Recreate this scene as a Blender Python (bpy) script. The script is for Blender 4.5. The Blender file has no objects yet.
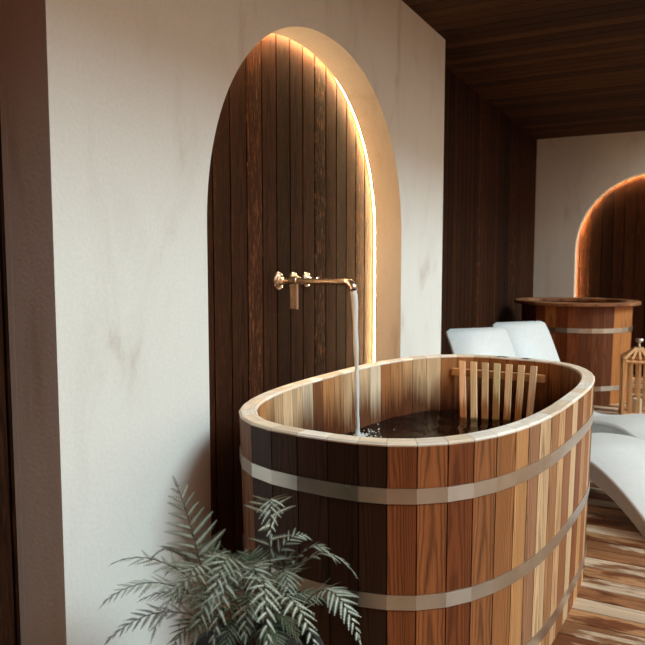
import bpy, math, random
from mathutils import Vector, Matrix
random.seed(7)
S = bpy.context.scene
COL = S.collection
PI = math.pi

# ------------------------------------------------------------------ helpers
def lin(c):
    return tuple(((v/255)/12.92 if v/255 <= .04045 else ((v/255+.055)/1.055)**2.4) for v in c)

class MB:
    """collects faces with a uv (metres across / along the board), a colour and a board id"""
    def __init__(s):
        s.v = []; s.f = []; s.uv = []; s.c = []; s.m = []
    def face(s, pts, uvs=None, col=(.5,.5,.5), rid=0., mi=0):
        i = len(s.v); s.v += [tuple(p) for p in pts]
        s.f.append(tuple(range(i, i+len(pts))))
        s.uv.append(uvs or [(p[0], p[1]) for p in pts]); s.c.append((*col, rid)); s.m.append(mi)
    def board(s, o, ex, ey, ez, col, rid=None, bev=0.0, mi=0):
        """box from corner o; ex = across, ey = along, ez = thickness (full vectors)"""
        o, ex, ey, ez = map(Vector, (o, ex, ey, ez))
        rid = random.random() if rid is None else rid
        W, L, T = ex.length, ey.length, ez.length
        vo = rid*17.
        P = lambda a, b, c: o+ex*a+ey*b+ez*c
        b = bev
        bx, by, bz = (b/W, b/L, b/T) if b else (0, 0, 0)
        def q(p4, uv4): s.face(p4, uv4, col, rid, mi)
        def U(a, bb, c): return ((a-.5)*W, bb*L+vo+c*.3)
        def F(*abc): q([P(*k) for k in abc], [(((k[0]-.5)*W) + (k[2]-.5)*T*.7, k[1]*L+vo) for k in abc])
        x0, x1, y0, y1, z0, z1 = bx, 1-bx, by, 1-by, bz, 1-bz
        F((x0,y0,0),(x0,y1,0),(x1,y1,0),(x1,y0,0))
        F((x0,y0,1),(x1,y0,1),(x1,y1,1),(x0,y1,1))
        F((x0,0,z0),(x1,0,z0),(x1,0,z1),(x0,0,z1))
        F((x1,1,z0),(x0,1,z0),(x0,1,z1),(x1,1,z1))
        F((0,y1,z0),(0,y0,z0),(0,y0,z1),(0,y1,z1))
        F((1,y0,z0),(1,y1,z0),(1,y1,z1),(1,y0,z1))
        if b:
            for Z, zz in ((0,z0),(1,z1)):
                a = [(x0,y0,Z),(x1,y0,Z),(x1,0,zz),(x0,0,zz)]; F(*(a if Z else a[::-1]))
                a = [(x1,y1,Z),(x0,y1,Z),(x0,1,zz),(x1,1,zz)]; F(*(a if Z else a[::-1]))
                a = [(x0,y1,Z),(x0,y0,Z),(0,y0,zz),(0,y1,zz)]; F(*(a if Z else a[::-1]))
                a = [(x1,y0,Z),(x1,y1,Z),(1,y1,zz),(1,y0,zz)]; F(*(a if Z else a[::-1]))
            for X, xx in ((0,x0),(1,x1)):
                for Y, yy in ((0,y0),(1,y1)):
                    a = [(X,yy,z0),(xx,Y,z0),(xx,Y,z1),(X,yy,z1)]
                    F(*(a if (X+Y) % 2 == 0 else a[::-1]))
                    for Z, zz in ((0,z0),(1,z1)):
                        a = [(X,yy,zz),(xx,Y,zz),(xx,yy,Z)]
                        F(*(a if (X+Y+Z) % 2 == 1 else a[::-1]))
    def build(s, name, mats, parent=None, smooth=False, weld=False):
        me = bpy.data.meshes.new(name); me.from_pydata(s.v, [], s.f)
        ul = me.uv_layers.new(name='UVMap'); flat = []
        for u in s.uv:
            for p in u: flat += [p[0], p[1]]
        ul.data.foreach_set('uv', flat)
        ca = me.color_attributes.new('tone', 'FLOAT_COLOR', 'CORNER'); flat = []
        for f, c in zip(s.f, s.c): flat += list(c)*len(f)
        ca.data.foreach_set('color', flat)
        mats = mats if isinstance(mats, (list, tuple)) else [mats]
        for m in mats: me.materials.append(m)
        me.polygons.foreach_set('material_index', s.m)
        if smooth: me.polygons.foreach_set('use_smooth', [True]*len(s.f))
        if weld:
            import bmesh
            bm = bmesh.new(); bm.from_mesh(me); bmesh.ops.remove_doubles(bm, verts=bm.verts, dist=1e-5)
            bmesh.ops.recalc_face_normals(bm, faces=bm.faces)
            bm.to_mesh(me); bm.free()
        me.update()
        o = bpy.data.objects.new(name, me); COL.objects.link(o)
        if parent is not None:
            o.parent = parent
            if parent.type == 'EMPTY' or True:
                o.matrix_parent_inverse = world_of(parent).inverted()
        return o

def world_of(o):
    m = o.matrix_basis.copy()
    if o.parent: m = world_of(o.parent) @ o.matrix_parent_inverse @ m
    return m

def thing(name, label, cat, loc, rz=0., group=None):
    o = bpy.data.objects.new(name, None); COL.objects.link(o)
    o.empty_display_size = .1; o.location = loc; o.rotation_euler = (0, 0, rz)
    tag(o, label, cat, group); return o
def tag(o, label=None, cat=None, group=None, kind=None):
    if label: o['label'] = label
    if cat: o['category'] = cat
    if group: o['group'] = group
    if kind: o['kind'] = kind
    return o
def struct(o): o['kind'] = 'structure'; return o

def tube(mb, path, radii, seg=14, col=(.5,.5,.5), caps=True, flat=1.0, up=Vector((0,0,1))):
    path = [Vector(p) for p in path]; n = len(path)
    if not isinstance(radii, (list, tuple)): radii = [radii]*n
    rings = []
    for i, p in enumerate(path):
        t = (path[min(i+1, n-1)]-path[max(i-1, 0)]).normalized()
        a = up.cross(t)
        if a.length < 1e-3: a = Vector((1,0,0)).cross(t)
        a.normalize(); b = t.cross(a).normalized()
        rings.append([p+a*math.cos(2*PI*k/seg)*radii[i]+b*math.sin(2*PI*k/seg)*radii[i]*flat for k in range(seg)])
    for i in range(n-1):
        for k in range(seg):
            j = (k+1) % seg
            mb.face([rings[i][k], rings[i][j], rings[i+1][j], rings[i+1][k]], None, col)
    if caps:
        mb.face(rings[0][::-1], None, col); mb.face(rings[-1], None, col)

def lathe(mb, origin, axis, prof, seg=32, col=(.5,.5,.5)):
    """prof: list of (distance along axis, radius)"""
    o = Vector(origin); t = Vector(axis).normalized()
    a = t.orthogonal().normalized(); b = t.cross(a)
    R = [[o+t*d+(a*math.cos(2*PI*k/seg)+b*math.sin(2*PI*k/seg))*r for k in range(seg)] for d, r in prof]
    for i in range(len(R)-1):
        for k in range(seg):
            j = (k+1) % seg
            mb.face([R[i][k], R[i][j], R[i+1][j], R[i+1][k]], None, col)
    if prof[0][1] > 1e-4: mb.face(R[0][::-1], None, col)
    if prof[-1][1] > 1e-4: mb.face(R[-1], None, col)

# ------------------------------------------------------------------ materials
class N:
    def __init__(s, name):
        s.m = bpy.data.materials.new(name); s.m.use_nodes = True
        s.t = s.m.node_tree; s.b = s.t.nodes['Principled BSDF']
    def n(s, typ, **kw):
        x = s.t.nodes.new(typ)
        for k, v in kw.items():
            if k.startswith('i_'): x.inputs[k[2:].replace('_', ' ')].default_value = v
            else: setattr(x, k, v)
        return x
    def l(s, a, b): s.t.links.new(a, b)
    def math(s, op, a, b=None, c=None, clamp=False):
        x = s.t.nodes.new('ShaderNodeMath'); x.operation = op; x.use_clamp = clamp
        for i, v in enumerate((a, b, c)):
            if v is None: continue
            if isinstance(v, (int, float)): x.inputs[i].default_value = v
            else: s.l(v, x.inputs[i])
        return x.outputs[0]
    def ramp(s, fac, stops):
        x = s.t.nodes.new('ShaderNodeValToRGB'); s.l(fac, x.inputs[0])
        e = x.color_ramp.elements
        e[0].position, e[0].color = stops[0][0], (*stops[0][1], 1)
        e[1].position, e[1].color = stops[-1][0], (*stops[-1][1], 1)
        for p, c in stops[1:-1]:
            k = e.new(p); k.color = (*c, 1)
        return x.outputs[0]
    def mix(s, fac, a, b, typ='MIX'):
        x = s.t.nodes.new('ShaderNodeMix'); x.data_type = 'RGBA'; x.blend_type = typ
        for sock, v in ((x.inputs[0], fac), (x.inputs[6], a), (x.inputs[7], b)):
            if isinstance(v, (int, float)): sock.default_value = v
            elif isinstance(v, tuple): sock.default_value = (*v, 1)
            else: s.l(v, sock)
        return x.outputs[2]

def wood(name, ring=.45, fine=.3, rough=.55, ringk=2200., vk=2.6, stain=None, bleach=None, flecks=0., spec=.3):
    k = N(name)
    uv = k.n('ShaderNodeUVMap'); uv.uv_map = 'UVMap'
    sp = k.n('ShaderNodeSeparateXYZ'); k.l(uv.outputs[0], sp.inputs[0])
    at = k.n('ShaderNodeVertexColor'); at.layer_name = 'tone'
    rid = at.outputs['Alpha']; u, v = sp.outputs[0], sp.outputs[1]
    def vec(a, b):
        c = k.n('ShaderNodeCombineXYZ'); k.l(k.math('MULTIPLY', u, a), c.inputs[0]); k.l(k.math('MULTIPLY', v, b), c.inputs[1])
        k.l(k.math('MULTIPLY', rid, 37.), c.inputs[2]); return c.outputs[0]
    def noise(a, b, d=3., r=.55):
        x = k.n('ShaderNodeTexNoise'); x.inputs['Scale'].default_value = 1.; x.inputs['Detail'].default_value = d
        x.inputs['Roughness'].default_value = r; k.l(vec(a, b), x.inputs['Vector']); return x.outputs[0]
    wob = noise(14, 3.0, 2)
    off = k.math('MULTIPLY', k.math('SUBTRACT', rid, .5), .14)
    uu = k.math('ADD', k.math('ADD', u, off), k.math('MULTIPLY', k.math('SUBTRACT', wob, .5), .02))
    f = k.math('ADD', k.math('MULTIPLY', k.math('MULTIPLY', uu, uu), ringk), k.math('MULTIPLY', v, vk))
    f = k.math('ADD', f, k.math('MULTIPLY', noise(30, 5, 3), 1.5))
    r = k.math('MULTIPLY_ADD', k.math('SINE', k.math('MULTIPLY', f, 2*PI)), .5, .5)
    r = k.math('POWER', r, 2.2)
    st = noise(420, 6, 3, .6)
    stm = k.math('MULTIPLY', k.math('SUBTRACT', st, .5), fine*2)
    big = k.math('MULTIPLY', k.math('SUBTRACT', noise(22, 1.3, 2), .5), .7)
    tone = k.math('ADD', k.math('SUBTRACT', 1., k.math('MULTIPLY', r, ring)), k.math('ADD', stm, big))
    tone = k.math('MAXIMUM', tone, .12)
    cc = k.n('ShaderNodeCombineXYZ')
    for i in range(3): k.l(tone, cc.inputs[i])
    base = k.mix(1., at.outputs['Color'], cc.outputs[0], 'MULTIPLY')
    if flecks:
        fl = noise(160, 14, 4, .75)
        g = k.math('MULTIPLY', k.math('SUBTRACT', fl, .54), 9., clamp=True)
        sel = k.math('GREATER_THAN', rid, .80)
        sel = k.math('MULTIPLY_ADD', sel, .85, .15)
        base = k.mix(k.math('MULTIPLY', k.math('MULTIPLY', g, sel), flecks), base, lin((150, 92, 52)))
    if stain:      # water-soaked band above the water line: dark, ragged upper edge
        z0, z1, col = stain
        ge = k.n('ShaderNodeNewGeometry'); gz = k.n('ShaderNodeSeparateXYZ'); k.l(ge.outputs['Position'], gz.inputs[0])
        edge = k.math('MULTIPLY', k.math('SUBTRACT', noise(75, 1.5, 4, .7), .5), .30)
        edge = k.math('ADD', edge, k.math('MULTIPLY', k.math('SUBTRACT', rid, .5), .13))
        zz = k.math('ADD', gz.outputs[2], edge)
        fac = k.math('SUBTRACT', 1., k.math('DIVIDE', k.math('SUBTRACT', zz, z0), z1-z0), clamp=True)
        fac = k.math('MULTIPLY', fac, .95)
        wet = k.mix(1., base, col, 'MULTIPLY')
        base = k.mix(fac, base, wet)
    if bleach:     # foot-worn, half dried boards: blotches of damp brown
        col, lo, hi = bleach
        nn = noise(11, 2.6, 5, .65)
        fac = k.math('DIVIDE', k.math('SUBTRACT', k.math('ADD', nn, k.math('MULTIPLY', k.math('SUBTRACT', rid, .5), .22)), lo), hi-lo, clamp=True)
        wet = k.mix(1., base, col, 'MULTIPLY')
        base = k.mix(fac, base, wet)
    k.l(base, k.b.inputs['Base Color'])
    k.b.inputs['Roughness'].default_value = rough
    k.b.inputs['Specular IOR Level'].default_value = spec
    bp = k.n('ShaderNodeBump'); bp.inputs['Strength'].default_value = .25; bp.inputs['Distance'].default_value = .0015
    k.l(k.math('ADD', st, k.math('MULTIPLY', r, -.5)), bp.inputs['Height']); k.l(bp.outputs[0], k.b.inputs['Normal'])
    return k.m

def plaster(name, c):
    k = N(name)
    tc = k.n('ShaderNodeTexCoord')
    mp = k.n('ShaderNodeMapping'); mp.inputs['Scale'].default_value = (1.5, 1.5, .55); mp.inputs['Rotation'].default_value = (.2, .5, 0)
    k.l(tc.outputs['Object'], mp.inputs[0])
    n1 = k.n('ShaderNodeTexNoise'); n1.inputs['Scale'].default_value = 3.2; n1.inputs['Detail'].default_value = 8; n1.inputs['Roughness'].default_value = .62; n1.inputs['Distortion'].default_value = .8
    k.l(mp.outputs[0], n1.inputs['Vector'])
    n2 = k.n('ShaderNodeTexNoise'); n2.inputs['Scale'].default_value = 90; n2.inputs['Detail'].default_value = 4
    k.l(tc.outputs['Object'], n2.inputs['Vector'])
    brown = tuple(a*b for a, b in zip(c, (.62, .52, .44)))
    base = k.ramp(n1.outputs[0], [(0., tuple(min(1, a*1.04) for a in c)), (.50, c), (.60, tuple(a*.9+b*.1 for a, b in zip(c, brown))), (.72, tuple(a*.5+b*.5 for a, b in zip(c, brown))), (1., brown)])
    g = k.ramp(n2.outputs[0], [(.3, (.94,.94,.94)), (.7, (1.,1.,1.))])
    base = k.mix(1., base, g, 'MULTIPLY')
    k.l(base, k.b.inputs['Base Color']); k.b.inputs['Roughness'].default_value = .85
    k.b.inputs['Specular IOR Level'].default_value = .2
    bp = k.n('ShaderNodeBump'); bp.inputs['Strength'].default_value = .2; bp.inputs['Distance'].default_value = .004
    k.l(n2.outputs[0], bp.inputs['Height']); k.l(bp.outputs[0], k.b.inputs['Normal'])
    return k.m

def metal(name, c, rough, brushed=0.):
    k = N(name); k.b.inputs['Metallic'].default_value = 1.
    tc = k.n('ShaderNodeTexCoord'); nn = k.n('ShaderNodeTexNoise'); nn.inputs['Scale'].default_value = 14.; nn.inputs['Detail'].default_value = 6
    k.l(tc.outputs['Object'], nn.inputs['Vector'])
    k.l(k.ramp(nn.outputs[0], [(.3, tuple(a*.85 for a in c)), (.7, c)]), k.b.inputs['Base Color'])
    k.l(k.math('MULTIPLY_ADD', nn.outputs[0], .2, rough-.1), k.b.inputs['Roughness'])
    return k.m

def plain(name, c, rough=.5, **kw):
    k = N(name)
    tc = k.n('ShaderNodeTexCoord'); nn = k.n('ShaderNodeTexNoise'); nn.inputs['Scale'].default_value = 30.; nn.inputs['Detail'].default_value = 4
    k.l(tc.outputs['Object'], nn.inputs['Vector'])
    k.l(k.ramp(nn.outputs[0], [(.3, tuple(a*.94 for a in c)), (.7, c)]), k.b.inputs['Base Color'])
    k.b.inputs['Roughness'].default_value = rough
    for a, b in kw.items(): k.b.inputs[a.replace('_', ' ')].default_value = b
    return k.m

M_plaster = plaster('lime_plaster', (.78, .75, .70))
M_panel = wood('dark_timber_cladding', ring=.5, fine=.5, rough=.75, flecks=.6, ringk=1500, spec=.08)
M_ceil = wood('ceiling_timber', ring=.5, fine=.5, rough=.7, flecks=.2, spec=.15)
M_deck = wood('deck_timber', ring=.3, fine=.25, rough=.45, bleach=((.36, .19, .10), .49, .58), ringk=900, spec=.4)
M_stave = wood('cedar_staves', ring=.45, fine=.4, rough=.5, spec=.22, ringk=1300, vk=3.2)
M_inner = wood('cedar_staves_inside', ring=.30, fine=.25, rough=.55, stain=(.58, .73, (.17, .062, .020)))
M_rim = wood('end_grain_rim', ring=.12, fine=.25, rough=.6)
M_slat = wood('pale_slats', ring=.25, fine=.2, rough=.55, stain=(.53, .59, (.45, .25, .12)))
M_slatp = wood('pale_pine', ring=.25, fine=.2, rough=.55)
M_steel = metal("galvanised_steel", (.66, .60, .53), .32)
M_nickel = metal('brushed_nickel', (.74, .62, .53), .22)
M_white = plain('white_resin', (.66, .68, .69), .45)
M_black = plain('dark_backing', (.008, .006, .004), .9)
M_pot = plain('charcoal_pot', (.03, .03, .03), .7)
M_soil = plain('potting_soil', (.02, .012, .008), .95)

def water_mat():
    k = N('bath_water'); b = k.b
    b.inputs['Base Color'].default_value = (.55, .33, .2, 1); b.inputs['Roughness'].default_value = .03
    b.inputs['IOR'].default_value = 1.23; b.inputs['Transmission Weight'].default_value = 1.
    tc = k.n('ShaderNodeTexCoord'); nn = k.n('ShaderNodeTexNoise'); nn.inputs['Scale'].default_value = 16.; nn.inputs['Detail'].default_value = 3
    k.l(tc.outputs['Object'], nn.inputs['Vector'])
    bp = k.n('ShaderNodeBump'); bp.inputs['Strength'].default_value = .35; bp.inputs['Distance'].default_value = .01
    k.l(nn.outputs[0], bp.inputs['Height']); k.l(bp.outputs[0], b.inputs['Normal'])
    return k.m
M_water = water_mat()
def stream_mat():
    k = N('falling_water'); b = k.b
    b.inputs['Base Color'].default_value = (.93, .95, .96, 1); b.inputs['Roughness'].default_value = .25
    b.inputs['IOR'].default_value = 1.23; b.inputs['Transmission Weight'].default_value = .25
    tc = k.n('ShaderNodeTexCoord'); mp = k.n('ShaderNodeMapping'); mp.inputs['Scale'].default_value = (300, 300, 9)
    nn = k.n('ShaderNodeTexNoise'); nn.inputs['Scale'].default_value = 1.
    k.l(tc.outputs['Object'], mp.inputs[0]); k.l(mp.outputs[0], nn.inputs['Vector'])
    bp = k.n('ShaderNodeBump'); bp.inputs['Strength'].default_value = .6; bp.inputs['Distance'].default_value = .002
    k.l(nn.outputs[0], bp.inputs['Height']); k.l(bp.outputs[0], b.inputs['Normal'])
    return k.m
M_stream = stream_mat()
def led_mat(st):
    k = N('warm_led_strip'); b = k.b
    b.inputs['Base Color'].default_value = (1, .9, .8, 1)
    b.inputs['Emission Color'].default_value = (1., .62, .29, 1); b.inputs['Emission Strength'].default_value = st
    return k.m
LED = 270.0
M_led = led_mat(LED)
def fern_mat():
    k = N('painted_fern_leaf')
    at = k.n('ShaderNodeVertexColor'); at.layer_name = 'tone'
    tc = k.n('ShaderNodeTexCoord'); nn = k.n('ShaderNodeTexNoise'); nn.inputs['Scale'].default_value = 60.
    k.l(tc.outputs['Object'], nn.inputs['Vector'])
    g = k.ramp(nn.outputs[0], [(.3, (.8,.8,.8)), (.7, (1.1,1.1,1.1))])
    k.l(k.mix(1., at.outputs['Color'], g, 'MULTIPLY'), k.b.inputs['Base Color'])
    k.b.inputs['Roughness'].default_value = .55
    return k.m
M_fern = fern_mat()
M_stem = plain('fern_stem', (.05, .035, .02), .6)

# ------------------------------------------------------------------ numbers of the place
YA, YB = 1.40, 1.588        # face of the plaster pier / face of the timber wall behind
XB = 8.15                   # face of the far plaster wall
ZC = 2.625                  # ceiling
EDGE = 0.08                # roof edge on the garden side
CH = 1.25

# ------------------------------------------------------------------ setting
def arch_outline(a0, a1, c, r, spring, rz, b):
    pts = [(a0, 0), (a0, ZC), (a1, ZC), (a1, 0), (c+r, 0)]
    n = 64
    for i in range(n+1):
        t = PI*i/n; e = 2/2.12
        x = math.copysign(abs(math.cos(t))**e, math.cos(t)); z = abs(math.sin(t))**e
        pts.append((c+r*x, spring+b*z))
    pts.append((c-r, 0)); return pts
def arch_slab(name, to3, a0, a1, c, r, spring, b, d0, d1):
    pts = arch_outline(a0, a1, c, r, spring, None, b)
    mb = MB(); n = len(pts)
    # face split into strips so that the concave outline triangulates cleanly
    mb.face([to3(p[0], d0, p[1]) for p in pts]); mb.face([to3(p[0], d1, p[1]) for p in pts][::-1])
    for i in range(n):
        p, q = pts[i], pts[(i+1) % n]
        mb.face([to3(p[0], d0, p[1]), to3(p[0], d1, p[1]), to3(q[0], d1, q[1]), to3(q[0], d0, q[1])])
    # spacer closing the gap to the timber behind, set back from the arch edge
    dm = d1+.021; p2 = arch_outline(a0, a1, c, r+.034, spring, None, b+.034)
    mb.face([to3(p[0], d1+.0005, p[1]) for p in p2]); mb.face([to3(p[0], dm, p[1]) for p in p2][::-1])
    for i in range(n):
        p, q = p2[i], p2[(i+1) % n]
        mb.face([to3(p[0], d1+.0005, p[1]), to3(p[0], dm, p[1]), to3(q[0], dm, q[1]), to3(q[0], d1+.0005, q[1])])
    o = mb.build(name, M_plaster, weld=True); return struct(o)
AC, AR, ASP, AB = 2.712, .866, 1.36, .846
wn = arch_slab('wall_near', lambda a, d, z: (a, d, z), 1.223, 4.287, AC, AR, ASP, AB, YA, YA+.156)
BC, BRr = .27, .866
arch_slab('wall_far', lambda a, d, z: (d, a, z), -2.6, YB-.004, BC, BRr, ASP, AB, XB, XB+.156)

# timber cladding behind the piers: boards with real gaps on a dark backing
def cladding(name, to3, a0, a1, pitch, start, axis_normal, z1=ZC, tint=1.):
    mb = MB(); A = start
    while A > a0: A -= pitch
    ba = to3(a0, .02, 0); 
    while A < a1:
        w = pitch-.0075
        o = Vector(to3(A+.0025, 0, 0)); ex = Vector(to3(A+.0025+w, 0, 0))-o; ez = Vector(to3(A+.0025, .016, 0))-o
        t = random.choice([.55, .75, .9, 1.0, 1.15, 1.35])
        base = tuple(q*.36 for q in lin((84, 46, 26))); rid = random.random()
        if abs(A-2.347) < .03: rid = .93; t = 1.35
        elif abs(A-2.571) < .03: rid = .3; t = .7
        if rid > .8 and abs(A-2.347) > .03 and random.random() < .6: rid = .5
        mb.board(o, ex, (0, 0, z1), ez, tuple(c*t*tint for c in base), rid, .0015)
        A += pitch
    # dark backing
    p = [to3(a0, .017, 0), to3(a1, .017, 0), to3(a1, .017, z1), to3(a0, .017, z1)]
    q = [to3(a0, .06, 0), to3(a1, .06, 0), to3(a1, .06, z1), to3(a0, .06, z1)]
    mb.face(p, mi=1); mb.face(q[::-1], mi=1)
    for i in range(4):
        j = (i+1) % 4; mb.face([p[i], q[i], q[j], p[j]], mi=1)
    return struct(mb.build(name, [M_panel, M_black]))
cladding('wall_left', lambda a, d, z: (a, YA+.178+d, z), -1.6, XB+.17, .1135, 2.347, None)
cladding('wall_far_timber', lambda a, d, z: (XB+.178+d, a, z), -2.6, YB+.02, .1135, .2, None)
cladding('wall_unseen_bounce', lambda a, d, z: (-.62-d, a, z), -5.0, YB, .1135, .2, None, 3.4, 17.)  # unseen wall behind camera, shaped and brightened to block sky and bounce warm light

# ceiling boards run along Y
mb = MB(); x = -1.68; 
while x < XB+.3:
    t = random.choice([.6, .8, .95, 1.1, 1.3])
    mb.board((x, EDGE, ZC), (.1105, 0, 0), (0, 1.9+.02-EDGE-.1, 0), (0, 0, .018), tuple(c*t for c in lin((76, 46, 24))), None, .0015)
    x += .1185
mb2 = [(-1.7, EDGE, ZC+.02), (XB+.4, EDGE, ZC+.02), (XB+.4, 1.8, ZC+.02), (-1.7, 1.8, ZC+.02)]
top = [(a, b, c+.14) for a, b, c in mb2]
mb.face(mb2[::-1], mi=1); mb.face(top, mi=1)
for i in range(4):
    j = (i+1) % 4; mb.face([mb2[i], mb2[j], top[j], top[i]], mi=1)
struct(mb.build('ceiling', [M_ceil, M_black]))
# small ceiling fixing seen as a dark dot near the far wall
# deck boards run along Y
mb = MB(); x = 2.469-.099*45; i = 0
while x < XB+.3:
    pale = (i % 2 == 0)
    t = random.uniform(.85, 1.1)
    c = lin((206, 182, 156)) if pale else lin((172, 126, 86))
    if not pale and random.random() < .4: c = lin((150, 100, 62))
    mb.board((x+.003, -5.2, -.03), (.093, 0, 0), (0, 6.9, 0), (0, 0, .03), tuple(k*t for k in c), random.uniform(0, .8) if pale else random.uniform(.45, 1.), .002)
    x += .099; i += 1
x0 = -2.2
p = [(x0, -5.2, -.032), (XB+.3, -5.2, -.032), (XB+.3, 1.7, -.032), (x0, 1.7, -.032)]; q = [(a, b, -.1) for a, b, c in p]
mb.face(p, mi=1); mb.face(q[::-1], mi=1)
for i in range(4):
    j = (i+1) % 4; mb.face([p[i], q[i], q[j], p[j]], mi=1)
struct(mb.build('floor', [M_deck, M_black]))

# LED strips tucked in the back edge of each arch
def led(name, to3, c, r, spring, b, d, label):
    pts = []; e = 2/2.12; R_, B_ = r+.014, b+.014
    for i in range(7): pts.append((c-R_, .55+(spring-.55)*i/7))
    for i in range(61):
        t = PI-PI*i/60
        pts.append((c+R_*math.copysign(abs(math.cos(t))**e, math.cos(t)), spring+B_*abs(math.sin(t))**e))
    for i in range(6, -1, -1): pts.append((c+R_, .55+(spring-.55)*i/7))
    mb = MB()
    tube(mb, [to3(p[0], d, p[1]) for p in pts], .004, 8, up=Vector(to3(0, 1, 0)) if True else None)
    o = mb.build(name, M_led, weld=True)
    return tag(o, label, 'light')
led('led_strip', lambda a, d, z: (a, d, z), AC, AR, ASP, AB, YA+.162, 'thin warm glowing light line around the near plaster arch behind the bath')
led('led_strip', lambda a, d, z: (d, a, z), BC, BRr, ASP, AB, XB+.162, 'thin warm glowing light line around the far plaster arch beyond the round tub')

# ------------------------------------------------------------------ the bath tub
TX, TY, TA, TB, TN, TR = 2.520, .826, .915, .504, 2.78, -.066
RIMZ, WZ, TH = .78, .522, .05
def scale_at(z): return 1-.028*(1-z/RIMZ)
def tub_pt(t, inset, z):
    a, b = (TA*scale_at(z)-inset), (TB*scale_at(z)-inset)
    e = 2/TN; c, s = math.cos(t), math.sin(t)
    x = a*math.copysign(abs(c)**e, c); y = b*math.copysign(abs(s)**e, s)
    cr, sr = math.cos(TR), math.sin(TR)
    return Vector((TX+x*cr-y*sr, TY+x*sr+y*cr, z))
# equal arc-length stave corners; one joint falls at (1.648,.679)
NS = 4000
poly = [tub_pt(2*PI*i/NS, 0, RIMZ) for i in range(NS)]
cum = [0]
for i in range(NS): cum.append(cum[-1]+(poly[(i+1) % NS]-poly[i]).length)
PER = cum[-1]; NST = 56
ref = min(range(NS), key=lambda i: (poly[i]-Vector((1.648, .679, RIMZ))).length)
def t_at(s):
    s %= PER
    lo, hi = 0, NS
    while hi-lo > 1:
        m = (lo+hi)//2
        if cum[m] <= s: lo = m
        else: hi = m
    return 2*PI*(lo+(s-cum[lo])/(cum[lo+1]-cum[lo]))/NS
widths = []
rr = random.Random(3)
for i in range(NST): widths.append(rr.uniform(.86, 1.14))
# measured staves: index 0 starts at the joint and runs towards +t (counter-clockwise: along -y side)
tot = sum(widths); jo = [0]
for w in widths: jo.append(jo[-1]+w/tot*PER)
T = [t_at(cum[ref]+s) for s in jo]
# outside colours starting at the joint, to the right in the photo
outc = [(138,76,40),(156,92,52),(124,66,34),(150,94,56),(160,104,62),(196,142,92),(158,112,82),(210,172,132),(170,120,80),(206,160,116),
        (150,96,60),(214,180,140),(140,80,46),(196,146,98),(160,100,60),(205,160,115)]
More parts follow.
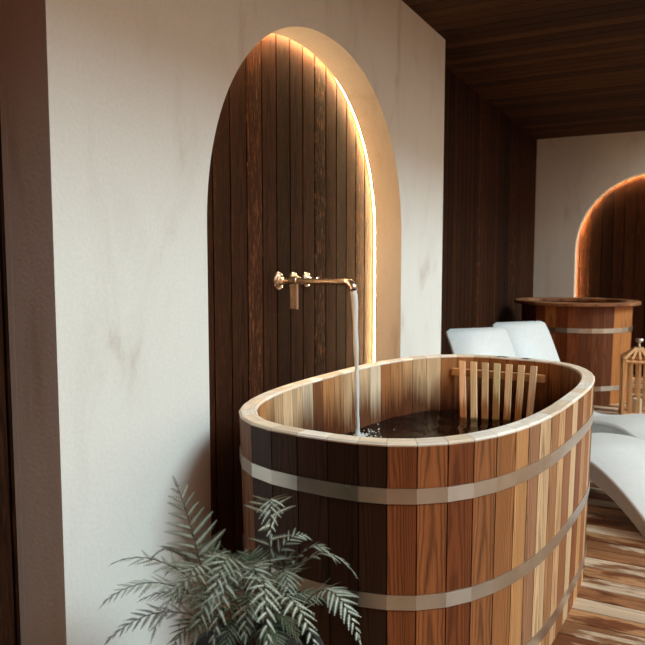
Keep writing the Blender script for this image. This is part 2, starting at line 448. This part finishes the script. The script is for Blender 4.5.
# ...and to the left
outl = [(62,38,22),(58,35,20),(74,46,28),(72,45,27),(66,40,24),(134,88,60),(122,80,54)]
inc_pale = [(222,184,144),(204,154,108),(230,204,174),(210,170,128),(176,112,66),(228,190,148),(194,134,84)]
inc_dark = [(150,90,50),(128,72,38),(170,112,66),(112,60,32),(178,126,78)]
tub = thing('wooden_bathtub', 'oval cedar stave bathtub with three metal hoops, full of water under the tap', 'bathtub', (TX, TY, 0), TR)
mb, mi_, mr = MB(), MB(), MB()
zs = [0.0, RIMZ]
for i in range(NST):
    t0, t1 = T[i], T[i+1]
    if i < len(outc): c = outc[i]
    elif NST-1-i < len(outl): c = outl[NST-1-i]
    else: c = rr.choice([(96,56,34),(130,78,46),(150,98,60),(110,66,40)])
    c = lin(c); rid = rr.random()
    if i in (1, 3): rid = .5
    a0, a1 = tub_pt(t0, 0, RIMZ), tub_pt(t1, 0, RIMZ)
    b0, b1 = tub_pt(t0, 0, 0), tub_pt(t1, 0, 0)
    ia0, ia1 = tub_pt(t0, TH, RIMZ), tub_pt(t1, TH, RIMZ)
    ib0, ib1 = tub_pt(t0, TH, 0.0), tub_pt(t1, TH, 0.0)
    ed = (a1-a0).normalized()*.002; g = .004
    W = (a1-a0).length; nrm = (a1-a0).cross(Vector((0, 0, 1))).normalized()
    # outer face with little bevels at the joints
    mid_t = (a0+a1)/2; bul = nrm*.0012
    P = [b0+ed, b1-ed, a1-ed, a0+ed]
    v = rid*13
    mb.face(P, [(-W/2, v), (W/2, v), (W/2, v+RIMZ), (-W/2, v+RIMZ)], c, rid)
    for (q0, q1, sgn) in ((b0, a0, 1), (b1, a1, -1)):
        e = ed*sgn
        F = [q0-nrm*g, q0+e, q1+e, q1-nrm*g]
        if sgn < 0: F = F[::-1]
        mb.face(F, [(-sgn*W/2, v)]*2+[(-sgn*W/2, v+RIMZ)]*2, tuple(k*.3 for k in c), rid)
    # inner face
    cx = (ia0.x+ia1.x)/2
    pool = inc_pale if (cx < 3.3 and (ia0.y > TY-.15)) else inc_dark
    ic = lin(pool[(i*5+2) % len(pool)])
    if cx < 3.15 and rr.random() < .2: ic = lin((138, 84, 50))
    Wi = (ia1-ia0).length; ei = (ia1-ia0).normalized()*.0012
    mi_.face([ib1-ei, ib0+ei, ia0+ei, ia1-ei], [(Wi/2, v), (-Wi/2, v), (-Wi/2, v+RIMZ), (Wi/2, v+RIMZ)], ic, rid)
    for (q0, q1, sgn) in ((ib0, ia0, 1), (ib1, ia1, -1)):
        F = [q0+nrm*g, q0+ei*sgn, q1+ei*sgn, q1+nrm*g]
        if sgn > 0: F = F[::-1]
        mi_.face(F, [(0, v)]*2+[(0, v+RIMZ)]*2, tuple(k*.5 for k in ic), rid)
    # bottom edge
    mb.face([b0, ib0, ib1, b1], None, c, rid)
    # rim segment: chamfered pale end grain, 4 mm joints
    rc = lin(rr.choice([(240,228,214),(236,220,202),(228,206,182),(244,234,222),(236,216,192)]))
    def R(t, ins, z): return tub_pt(t, ins, RIMZ)+Vector((0, 0, z))
    dt = (t1-t0)*.008
    s0, s1 = t0+dt, t1-dt
    pr = [(0.0, -.001), (-.0015, .003), (.004, .0085), (TH-.004, .0085), (TH+.001, .003), (TH, -.001)]
    for k in range(len(pr)-1):
        (i0, z0), (i1, z1) = pr[k], pr[k+1]
        mr.face([R(s0, i0, z0), R(s1, i0, z0), R(s1, i1, z1), R(s0, i1, z1)], [(i0-.02, v), (i0-.02, v+.08), (i1-.02, v+.08), (i1-.02, v)], rc, rid)
    for s_ in (s0, s1):
        F = [R(s_, i_, z_) for i_, z_ in pr]
        mr.face(F, None, tuple(k*.6 for k in rc), rid)
mb.build('stave_wall', M_stave, tub)
o = mi_.build('inner_lining', M_inner, tub); o['label'] = 'bleached inner staves stained dark near the water'
o = mr.build('rim', M_rim, tub); o['label'] = 'pale end grain rim'
# floor of the tub
mf = MB(); ring = [tub_pt(2*PI*k/96, TH-.002, .09) for k in range(96)]
mf.face(ring, [(p.x, p.y) for p in ring], lin((90, 52, 30)), .3); mf.face([p-Vector((0,0,.04)) for p in ring][::-1], None, lin((90,52,30)), .3)
mf.build('tub_floor', M_stave, tub)
# hoops follow the stave facets
def hoop(z0, h, pt, ts, mat, parent, name='hoop', th=.0035, label=None):
    m = MB(); n = len(ts)
    for i in range(n):
        a, b = ts[i], ts[(i+1) % n]
        q = [pt(a, -th, z0), pt(b, -th, z0), pt(b, -th, z0+h), pt(a, -th, z0+h)]
        m.face(q)
        m.face([pt(a, -th, z0+h), pt(b, -th, z0+h), pt(b, .001, z0+h), pt(a, .001, z0+h)])
        m.face([pt(a, .001, z0), pt(b, .001, z0), pt(b, -th, z0), pt(a, -th, z0)])
    o = m.build(name, mat, parent, weld=True)
    if label: o['label'] = label
    return o
for z, lb in ((.627, 'upper galvanised hoop'), (.337, 'middle galvanised hoop'), (.070, 'lowest galvanised hoop')):
    hoop(z, .041, tub_pt, T[:NST], M_steel, tub, label=lb)

# water
wb = MB(); RN, AN = 40, 96
def wz(x, y):
    d = math.hypot(x-2.60, y-1.17)
    return WZ+.004*math.sin(d*62)*math.exp(-d*3.0)+.0016*math.sin(x*41+y*13)+.0014*math.sin(y*57-x*19+1)
G = []
for i in range(RN+1):
    row = []
    for k in range(AN):
        e = tub_pt(2*PI*k/AN, TH+.001, WZ); c0 = Vector((TX, TY, WZ))
        p = c0+(e-c0)*(i/RN); row.append(Vector((p.x, p.y, wz(p.x, p.y))))
    G.append(row)
for i in range(RN):
    for k in range(AN):
        j = (k+1) % AN
        if i == 0: wb.face([G[0][0], G[1][k], G[1][j]])
        else: wb.face([G[i][k], G[i+1][k], G[i+1][j], G[i][j]])
Bt = [tub_pt(2*PI*k/AN, TH+.001, .095) for k in range(AN)]
for k in range(AN):
    j = (k+1) % AN; wb.face([G[RN][k], Bt[k], Bt[j], G[RN][j]])
wb.face(Bt[::-1])
tag(wb.build('bath_water', M_water, smooth=True, weld=True), 'dark rippled water filling the oval wooden bathtub', 'water')

# ------------------------------------------------------------------ tap
FX, FZ, PY = 2.575, 1.171, YA+.178
fau = thing('wall_tap', 'brushed nickel wall tap with three round roses and long spout over the bath', 'tap', (FX, PY, FZ))
for xx, r in ((FX, .040), (2.705, .037), (2.822, .036)):
    m = MB(); lathe(m, (xx, PY+.001, FZ), (0, -1, 0), [(0, r), (.006, r), (.010, r*.93), (.013, r*.72), (.018, r*.66), (.021, r*.5), (.034, r*.36), (.036, r*.3)], 32)
    m.build('rose', M_nickel, fau, smooth=False, weld=True)
for xx in (2.705, 2.822):
    m = MB(); lathe(m, (xx, PY-.03, FZ), (0, -1, 0), [(0, .011), (.02, .011), (.024, .016), (.036, .016), (.039, .012)], 24)
    m.build('valve_knob', M_nickel, fau, weld=True)
m = MB()
pth = [(FX, PY-.02, FZ), (FX, PY-.1, FZ), (FX, PY-.2, FZ), (FX, PY-.29, FZ), (FX, PY-.325, FZ-.001), (FX, PY-.346, FZ-.008), (FX, PY-.358, FZ-.02), (FX, PY-.362, FZ-.036)]
tube(m, pth, [.0135, .0130, .0130, .0135, .015, .0175, .019, .019], 20)
m.build('spout', M_nickel, fau, smooth=True, weld=True)
m = MB(); lathe(m, (FX, 1.5, FZ), (0, -1, 0), [(-.02, .0135), (-.018, .0165), (.018, .0165), (.02, .0135)], 24)
cb = m.build('collar', M_nickel, fau, weld=True)
m = MB(); m.board((FX-.008, 1.478, FZ-.122), (.016, 0, 0), (0, 0, .142), (0, .036, 0), (.5,.5,.5), .3, .003)
m.build('lever', M_nickel, fau, weld=True)
# falling water
m = MB(); pth = []; rad = []
SY = PY-.362
for i in range(25):
    t = i/24; z = (FZ-.034)*(1-t)+(WZ+.001)*t
    y = SY-.022*math.sqrt(t)
    pth.append((FX+.0015*math.sin(t*15), y, z)); rad.append(.0135-.0040*min(1, t*2.2)+.0012*math.sin(t*21)+(.004 if t > .97 else 0))
tube(m, pth, rad, 12)
tag(m.build('water_stream', M_stream, smooth=True, weld=True), 'thin stream of water falling from the tap spout into the bath', 'water')
m = MB(); rb = random.Random(5)
for i in range(190):
    a = rb.uniform(0, 2*PI); d = abs(rb.gauss(0, .085))+.01
    x, y = FX+.0+math.cos(a)*d*1.3, SY-.022+math.sin(a)*d*.6
    if y > 1.262: continue
    r = rb.uniform(.0022, .006)*(1 if d < .08 else .7); z = wz(x, y)+r*.4
    lathe(m, (x, y, z), (0, 0, 1), [(-r, r*.05), (-r*.7, r*.7), (0, r), (r*.7, r*.7), (r, r*.05)], 8)
tag(m.build('splash_bubbles', M_stream, smooth=True), 'white bubbles and droplets where the stream hits the bath water', 'bubbles', kind='stuff')

# slatted backrest at the far end of the bath
bk = thing('slatted_backrest', 'pale wooden slatted backrest dipping into the water at the far end of the bath', 'backrest', (3.33, .82, WZ))
pal = lin((250, 212, 164))
def inner_x(y, z):    # x of the far inner wall at this y
    best = max((tub_pt(2*PI*k/720, TH, z) for k in range(720)), key=lambda p: (p.x if abs(p.y-y) < .012 else -9)); return best.x
ra, rb_ = Vector((3.325, 1.024, .711)), Vector((3.303, .575, .712))
m = MB(); d = (rb_-ra); nz = Vector((0,0,1)); th = d.cross(nz).normalized()*.022
m.board(ra-nz*.018-th*.5, (0,0,.036), d, th, lin((222, 168, 116)), .2, .002)
m.build('rail', M_slatp, bk)
for i in range(7):
    t = i/6
    topc = Vector((3.284-.004*t, .963-.341*t, .772)); bw = Vector((3.184+.040*t, .924-.298*t, .522))
    bot = bw+(bw-topc)*.3
    ay = (topc-bot); w = Vector((.0, -.030, 0)); tk = ay.cross(w).normalized()*.016
    m = MB(); cc = tuple(k*rr.uniform(.92, 1.1) for k in pal)
    m.board(bot-w*.5-tk*.5, w, ay, tk, cc, rr.random(), .0015)
    m.build('slat', M_slat, bk)

# ------------------------------------------------------------------ round tub behind
QX, QY, QR, QZ = 6.85, .932, .556, .900
rt = thing('round_wooden_tub', 'tall round stave tub with overhanging rim in the far corner', 'tub', (QX, QY, 0))
def q_pt(t, ins, z): r = .492-.02*(1-z/QZ)-ins; return Vector((QX+r*math.cos(t), QY+r*math.sin(t), z))
m = MB(); NQ = 30
qc = [(96,50,28),(128,66,36),(158,92,50),(110,58,32),(140,78,44),(186,122,70),(88,46,26)]
for i in range(NQ):
    a, b = 2*PI*i/NQ, 2*PI*(i+1)/NQ; rid = rr.random(); c = lin(qc[(i*3+1) % 7]); W = .105; v = rid*9
    if i in (17, 18, 16): c = lin((110, 60, 34))
    if i in (19, 21): c = lin((190, 122, 68))
    da = .012*(b-a)
    m.face([q_pt(a+da, 0, 0), q_pt(b-da, 0, 0), q_pt(b-da, 0, QZ-.03), q_pt(a+da, 0, QZ-.03)], [(-W/2, v), (W/2, v), (W/2, v+QZ), (-W/2, v+QZ)], c, rid)
    m.face([q_pt(b-da, 0, 0), q_pt(b+da, 0, 0), q_pt(b+da, 0, QZ-.03), q_pt(b-da, 0, QZ-.03)], None, tuple(k*.4 for k in c), rid)
    m.face([q_pt(b, .05, .1), q_pt(a, .05, .1), q_pt(a, .05, QZ-.03), q_pt(b, .05, QZ-.03)], [(W/2, v), (-W/2, v), (-W/2, v+QZ), (W/2, v+QZ)], c, rid)
m.face([q_pt(2*PI*i/NQ, .04, .1) for i in range(NQ)], None, lin((90,52,30)), .2)
m.build('stave_wall', M_stave, rt)
m = MB()
for i in range(48):
    a, b = 2*PI*i/48, 2*PI*(i+1)/48
    def rp(t, r, z): return Vector((QX+r*math.cos(t), QY+r*math.sin(t), z))
    prf = [(QR-.004, QZ-.030), (QR, QZ-.025), (QR, QZ-.006), (QR-.006, QZ), (.44, QZ), (.435, QZ-.006), (.435, QZ-.030)]
    rid = (i//4)*.07 % 1; c = lin(((150,98,64),(134,84,54),(164,112,76))[(i//4) % 3])
    for k in range(len(prf)):
        (r0, z0), (r1, z1) = prf[k], prf[(k+1) % len(prf)]
        m.face([rp(a, r0, z0), rp(b, r0, z0), rp(b, r1, z1), rp(a, r1, z1)], [(r0-.5, a*.5), (r0-.5, b*.5), (r1-.5, b*.5), (r1-.5, a*.5)], c, rid)
m.build('rim', M_stave, rt)
for z in (.635, .125):
    hoop(z, .042, q_pt, [2*PI*i/NQ for i in range(NQ)], M_steel, rt)

# ------------------------------------------------------------------ loungers
prof_top = [(0,.80),(.08,.70),(.16,.575),(.25,.435),(.36,.31),(.48,.227),(.59,.202),(.70,.207),(.83,.232),(.96,.266),(1.08,.288),(1.20,.302),(1.31,.300),(1.41,.277),(1.50,.25),(1.59,.213),(1.69,.159),(1.78,.10),(1.85,.045),(1.89,.014)]
def smooth_curve(P, n=90):
    out = []
    for k in range(n+1):
        t = k/n*(len(P)-1); i = min(int(t), len(P)-2); f = t-i
        p0, p1, p2, p3 = (P[max(i-1, 0)], P[i], P[i+1], P[min(i+2, len(P)-1)])
        out.append(tuple(.5*((2*p1[j])+(-p0[j]+p2[j])*f+(2*p0[j]-5*p1[j]+4*p2[j]-p3[j])*f*f+(-p0[j]+3*p1[j]-3*p2[j]+p3[j])*f**3) for j in (0, 1)))
    return out
CT = smooth_curve(prof_top)
LW = .485
def offs(C, d):
    out = []
    for i, p in enumerate(C):
        a, b = C[max(i-1, 0)], C[min(i+1, len(C)-1)]
        tx, tz = b[0]-a[0], b[1]-a[1]; l = math.hypot(tx, tz)
        out.append((p[0]+tz/l*d, max(p[1]-tx/l*d, 0.0)))
    return out
def make_lounger(loc, rz, label):
    root = thing('sun_lounger', label, 'sun lounger', (0, 0, 0), 0, 'white wave shaped sun loungers')
    C0, C1 = CT, offs(CT, .028)
    m = MB(); n = len(C0)
    # cross-section with a rounded edge; corners of the head end rounded off
    sec = [(0.0, .5), (.0, 1.), ]
    edge = [(.010, 0.), (.003, .2), (0, .5), (.003, .8), (.010, 1.)]
    def cross(i):
        a, b = C0[i], C1[i]; s = i/(n-1)*2.1
        r = .035; ins = 0
        if s < r: ins = r-math.sqrt(max(0, r*r-(r-s)**2))
        w0, w1 = ins, LW-ins
        L = []
        for e, k in edge: L.append((w0+e, k))
        for e, k in edge[::-1]: L.append((w1-e, k))
        return [Vector((a[0]+(b[0]-a[0])*k, w, a[1]+(b[1]-a[1])*k)) for w, k in L]
    rings = [cross(i) for i in range(n)]
    for i in range(n-1):
        for k in range(len(rings[0])):
            j = (k+1) % len(rings[0]); m.face([rings[i][k], rings[i][j], rings[i+1][j], rings[i+1][k]])
    m.face(rings[0][::-1]); m.face(rings[-1])
    m.build('seat_shell', M_white, root, smooth=True, weld=True)
    # inset apron under the shell: solid at the seat, arched under the knees
    m = MB(); U0 = offs(CT, .020)
    def low(s, z):
        if s < .38: return max(0., z-.05-s*.35)
        if s < .80: return 0.0
        if s < 1.0: t = (s-.80)/.2; return (z-.10)*math.sin(t*PI/2)
        if s < 1.95: return max(0, z-.10)
        return max(0, z-.12)
    up = [(p[0], p[1]) for p in U0 if .06 < p[0] < 1.86]
    lo = [(s, min(low(s, z), z-.004)) for s, z in up]
    for w0, w1 in ((.035, .06), (LW-.06, LW-.035)):
        for i in range(len(up)-1):
            a, b, c, d_ = up[i], up[i+1], lo[i+1], lo[i]
            for w, fl in ((w0, 1), (w1, 0)):
                q = [Vector((p[0], w, p[1])) for p in (a, b, c, d_)]; m.face(q if fl else q[::-1])
            m.face([Vector((lo[i][0], w0, lo[i][1])), Vector((lo[i+1][0], w0, lo[i+1][1])), Vector((lo[i+1][0], w1, lo[i+1][1])), Vector((lo[i][0], w1, lo[i][1]))])
    m.build('side_apron', M_white, root, weld=True)
    root.location = loc; root.rotation_euler = (0, 0, rz); return root
rzl = math.radians(228)
l1 = make_lounger((4.545, 1.457, 0), rzl, 'white wave lounger directly behind the bathtub, its near foot edge dropping to the deck')
l2 = make_lounger((5.204, 1.307, 0), rzl, 'white wave lounger farther back, between the nearer lounger and the round tub')

# ------------------------------------------------------------------ lantern
LX, LY, LA = 6.05, .335, math.radians(9)
ln = thing('wooden_lantern', 'slatted wooden lantern with metal knob in front of the round tub', 'lantern', (LX, LY, 0), LA)
def loc(x, y, z):
    c, s = math.cos(LA), math.sin(LA); return Vector((LX+x*c-y*s, LY+x*s+y*c, z))
def lboard(a, b, w, tk, parent, name, col=(228,176,124), side=None):
    """square bar from local point a to b"""
    A, B = loc(*a), loc(*b); d_ = B-A
    sx = (side and (loc(*side)-loc(0, 0, 0)) or d_.orthogonal()).normalized()
    sz = d_.cross(sx).normalized(); sx = sz.cross(d_).normalized()
    m = MB(); m.board(A-sx*w/2-sz*tk/2, sx*w, d_, sz*tk, lin(col), rr.random(), .0015)
    return m.build(name, M_slatp, parent)
H = .125
for sx in (-1, 1):
    for sy in (-1, 1):
        lboard((sx*(H-.012), sy*(H-.012), 0), (sx*(H-.012), sy*(H-.012), .49), .024, .024, ln, 'post', side=(1, 0, 0))
for z in (.05, .47):
    for k in range(4):
        c_ = [(-1,-1),(1,-1),(1,1),(-1,1)]; p, q = c_[k], c_[(k+1) % 4]
        e = H-.012; sh = .9
        lboard((p[0]*e*sh if p[0] != q[0] else p[0]*e, p[1]*e*sh if p[1] != q[1] else p[1]*e, z), (q[0]*e*sh if p[0] != q[0] else q[0]*e, q[1]*e*sh if p[1] != q[1] else q[1]*e, z), .022, .022, ln, 'rail', side=(0, 0, 0.01) if False else None)
for k in range(4):
    for t in (-.5, 0, .5):
        e = H-.012
        x_, y_ = ((-e, t*e*1.05), (t*e*1.05, -e), (e, t*e*1.05), (t*e*1.05, e))[k]
        lboard((x_, y_, .06), (x_, y_, .465), .02, .01, ln, 'slat', side=(0, 1, 0) if k in (0, 2) else (1, 0, 0))
for k in range(4):      # hipped roof of slats rising to the knob
    for t in (-.9, -.45, 0, .45, .9):
        e = H; x_, y_ = ((-e, t*e), (t*e, -e), (e, t*e), (t*e, e))[k]
        lboard((x_, y_, .49), (x_*.2, y_*.2, .572), .018, .01, ln, 'roof_slat', side=(0, 1, 0) if k in (0, 2) else (1, 0, 0))
m = MB(); lathe(m, loc(0, 0, .565), (0, 0, 1), [(0, .03), (.01, .03), (.016, .012), (.045, .008), (.06, .028), (.072, .032), (.080, .028)], 24)
o = m.build('knob', M_steel, ln, weld=True); o['label'] = 'flared metal knob'
m = MB(); lathe(m, loc(0, 0, .04), (0, 0, 1), [(0, .035), (.12, .035), (.123, .03)], 24)
o = m.build('candle', plain('candle_wax', (.8, .74, .62), .5), ln, weld=True); o['label'] = 'cream candle'
lboard((0, -H+.02, .035), (0, H-.02, .035), 2*H-.05, .012, ln, 'base', side=(1, 0, 0))

# ------------------------------------------------------------------ camera (needed below to place nothing else)
pitch = math.atan(60/695.); yaw = math.atan(368*math.cos(pitch)/695.)
F0 = Vector((math.cos(yaw), math.sin(yaw), 0)); R0 = Vector((math.sin(yaw), -math.cos(yaw), 0))
Fv = F0*math.cos(pitch)-Vector((0, 0, 1))*math.sin(pitch)
cam = bpy.data.cameras.new('camera'); co = bpy.data.objects.new('camera', cam); COL.objects.link(co)
co.location = (0, 0, CH); co.rotation_euler = Fv.to_track_quat('-Z', 'Y').to_euler()
cam.sensor_width = 36.; cam.lens = 695/645*36.; cam.clip_start = .05
cam.dof.use_dof = True; cam.dof.focus_distance = 2.4; cam.dof.aperture_fstop = 5.6
S.camera = co

# ------------------------------------------------------------------ fern
FC = Vector((1.275, .845, .385))
fern = thing('potted_fern', 'silvery green painted fern in front of the white wall beside the bathtub', 'plant', (FC.x, FC.y, 0))
m = MB(); lathe(m, (FC.x, FC.y, 0), (0, 0, 1), [(0, .115), (.02, .125), (.33, .155), (.36, .16), (.365, .155), (.365, .145), (.33, .14)], 40)
m.build('pot', M_pot, fern, weld=True)
m = MB(); lathe(m, (FC.x, FC.y, .335), (0, 0, 1), [(0, .138), (.012, .10), (.02, .03)], 24)
m.build('soil', M_soil, fern, weld=True)
rf = random.Random(21)
SIL, MID, DRK = lin((205, 211, 196)), lin((86, 98, 72)), lin((24, 32, 20))
def mixc(a, b, t): return tuple(x*(1-t)+y*t for x, y in zip(a, b))
def pinna(mb, o, d, nrm, L, W, shade, curl=0.):
    """a serrated, pointed leaflet: pale midrib band, toothed darker margins, drooping and curving forward"""
    d = d.normalized(); sd = nrm.cross(d).normalized(); n = max(6, int(L/.0056))
    droop = rf.uniform(.08, .28)*L
    def mid(t): return o+d*(L*t)-Vector((0, 0, 1))*(droop*t*t)+sd*(curl*L*t*t)
    sil = mixc(SIL, MID, shade); ed = mixc(MID, DRK, .25+shade*.6)
    for i in range(n):
        t0 = i/n; t1 = (i+1)/n; tm = (t0+t1)/2
        w = W*min(1, (tm*5+.35))*(1-tm)**.62*rf.uniform(.85, 1.1)
        a, b = mid(t0), mid(t1); f = (b-a).normalized()
        for s in (1, -1):
            m1 = a+sd*s*w*.3-nrm*w*.05+f*w*.1; m2 = a+(b-a)*.8+sd*s*w*.3*.96-nrm*w*.05+f*w*.1
            tip = (a+b)*.5+sd*s*w+f*w*.75-nrm*w*.25
            q1 = [a, b, m2, m1] if s < 0 else [a, m1, m2, b]
            mb.face(q1, None, mixc(sil, ed, .05), 0)
            q2 = [m1, m2, tip] if s < 0 else [m1, tip, m2]
            mb.face(q2, None, mixc(sil, ed, .8), 0)
def frond(base, ctl, tip, nl, PL, bare=.28, shade=.3, roll=0., plume=False):
    mb, ms = MB(), MB()
    def P(t): return base*(1-t)**2+ctl*2*t*(1-t)+tip*t*t
    def D(t): return ((ctl-base)*(1-t)+(tip-ctl)*t).normalized()
    tube(ms, [P(t/16) for t in range(17)], [.0022*(1-.75*t/16) for t in range(17)], 6)
    for i in range(nl):
        q = (i/nl)**.9; t = bare+(1-bare)*q
        L = PL*(.75+.9*q if q < .28 else (1-(q-.28)/.72)**.8*.92+.10)*rf.uniform(.88, 1.12)
        d = D(t); side = d.cross(Vector((0, 0, 1)))
        if side.length < .35: side = side+R0*(.5-side.length)
        if plume: side = R0*1.
        side = (side-d*side.dot(d)).normalized()
        nrm = side.cross(d).normalized()
        if roll:
            rm = Matrix.Rotation(roll, 3, d); side = rm @ side; nrm = rm @ nrm
        for s in (1, -1):
            dd = side*s+d*(.35+.75*q)+nrm*rf.uniform(-.2, .25)
            pinna(mb, P(min(1, t+.012*s)), dd, nrm*(1 if s > 0 else 1), L, L*rf.uniform(.11, .15)+.003, min(1, max(0, shade+rf.uniform(-.2, .2))), curl=rf.uniform(.0, .16)*s)
    pinna(mb, P(.97), D(1.), side.cross(D(1.)).normalized(), PL*.35, .006, shade)
    f = mb.build('frond', M_fern, fern)
    ms.build('stalk', M_stem, f, smooth=True, weld=True)
def campt(u, v, dep):
    U0 = R0.cross(Fv)
    return Vector((0, 0, CH))+(Fv*695+R0*(u-322.5)-U0*(v-322.5))*(dep/695)
targets = [  # (u, v, distance) of the tips, lift of the bend, leaflet pairs, leaflet length, shade
    ((176, 483, 1.50), .02, 10, .088, .30), ((271, 541, 1.44), .25, 11, .062, .0), ((309, 537, 1.66), .06, 10, .050, .35),
    ((357, 576, 1.52), .16, 12, .060, .2), ((360, 640, 1.42), .19, 13, .066, .0), ((111, 564, 1.56), .08, 11, .062, .35),
    ((103, 603, 1.46), .10, 12, .062, .2), ((106, 642, 1.38), .12, 12, .06, .6), ((152, 636, 1.22), .20, 12, .068, .05),
    ((212, 650, 1.18), .24, 12, .068, .05), ((268, 655, 1.20), .22, 12, .068, .2), ((318, 655, 1.30), .18, 12, .066, .1),
    ((200, 545, 1.66), .05, 10, .07, .8), ((250, 556, 1.70), .05, 10, .07, .8), ((238, 592, 1.40), .14, 11, .07, .6),
    ((262, 612, 1.30), .18, 12, .07, .1), ((180, 604, 1.34), .16, 12, .072, .25), ((330, 606, 1.62), .10, 11, .06, .7),
    ((140, 600, 1.66), .08, 11, .06, .7), ((195, 640, 1.30), .18, 12, .07, .5), ((300, 640, 1.50), .12, 12, .07, .8),
    ((245, 640, 1.30), .16, 12, .07, .6), ((165, 575, 1.56), .08, 10, .06, .7), ((292, 562, 1.60), .06, 10, .06, .6),
    ((212, 605, 1.22), .18, 12, .07, .4), ((230, 560, 1.55), .06, 10, .06, .5), ((290, 600, 1.40), .14, 12, .07, .5),
    ((150, 560, 1.50), .10, 10, .055, .5), ((280, 650, 1.45), .08, 12, .07, .9), ((170, 650, 1.40), .10, 12, .07, .9),
    ((225, 650, 1.42), .08, 12, .07, .9), ((335, 560, 1.50), .12, 11, .05, .3),
]
for (u, v, dp), lift, nl, PL, sh in targets:
    tip = campt(u, v, dp); base = FC+Vector((rf.uniform(-.05, .05), rf.uniform(-.05, .05), -.03))
    if v < 500: base = campt(214, 650, 1.5)
    ctl = base*.45+tip*.55; ctl.z = max(base.z, tip.z)+lift
    if v < 500: ctl = base*.5+tip*.5+R0*.02; ctl.z += .03
    frond(base, ctl, tip, nl+1, PL, shade=min(1, sh*1.25), roll=rf.uniform(-.35, .35) if v > 500 else 0, bare=.30 if v < 500 else .24, plume=v < 500)
# ------------------------------------------------------------------ light
w = bpy.data.worlds.new('world'); S.world = w; w.use_nodes = True
bg = w.node_tree.nodes['Background']
tcw = w.node_tree.nodes.new('ShaderNodeTexCoord'); sx = w.node_tree.nodes.new('ShaderNodeSeparateXYZ')
rp = w.node_tree.nodes.new('ShaderNodeValToRGB')
w.node_tree.links.new(tcw.outputs['Generated'], sx.inputs[0]); w.node_tree.links.new(sx.outputs[2], rp.inputs[0])
rp.color_ramp.elements[0].position = 0.; rp.color_ramp.elements[0].color = (.40, .26, .15, 1)
rp.color_ramp.elements[1].position = .12; rp.color_ramp.elements[1].color = (1., .87, .71, 1)
w.node_tree.links.new(rp.outputs[0], bg.inputs[0]); bg.inputs[1].default_value = 1.32
sun = bpy.data.lights.new('sun', 'SUN'); so = bpy.data.objects.new('sun', sun); COL.objects.link(so)
sun.energy = 2.5; sun.angle = math.radians(20); sun.color = (.68, .92, 1.)
el, az = math.radians(38), math.radians(-2)     # from the garden side, a little from ahead
dirn = Vector((math.sin(az)*math.cos(el), -math.cos(az)*math.cos(el), math.sin(el)))
so.rotation_euler = dirn.to_track_quat('Z', 'Y').to_euler(); so.location = (2, -4, 4)

vs = S.view_settings; vs.view_transform = 'Standard'; vs.look = 'None'; vs.gamma = 1.; vs.use_curve_mapping = False; vs.exposure = 0.0
S.cycles.use_denoising = True
S.cycles.max_bounces = 8; S.cycles.caustics_reflective = False; S.cycles.caustics_refractive = False
S.cycles.sample_clamp_indirect = 6.
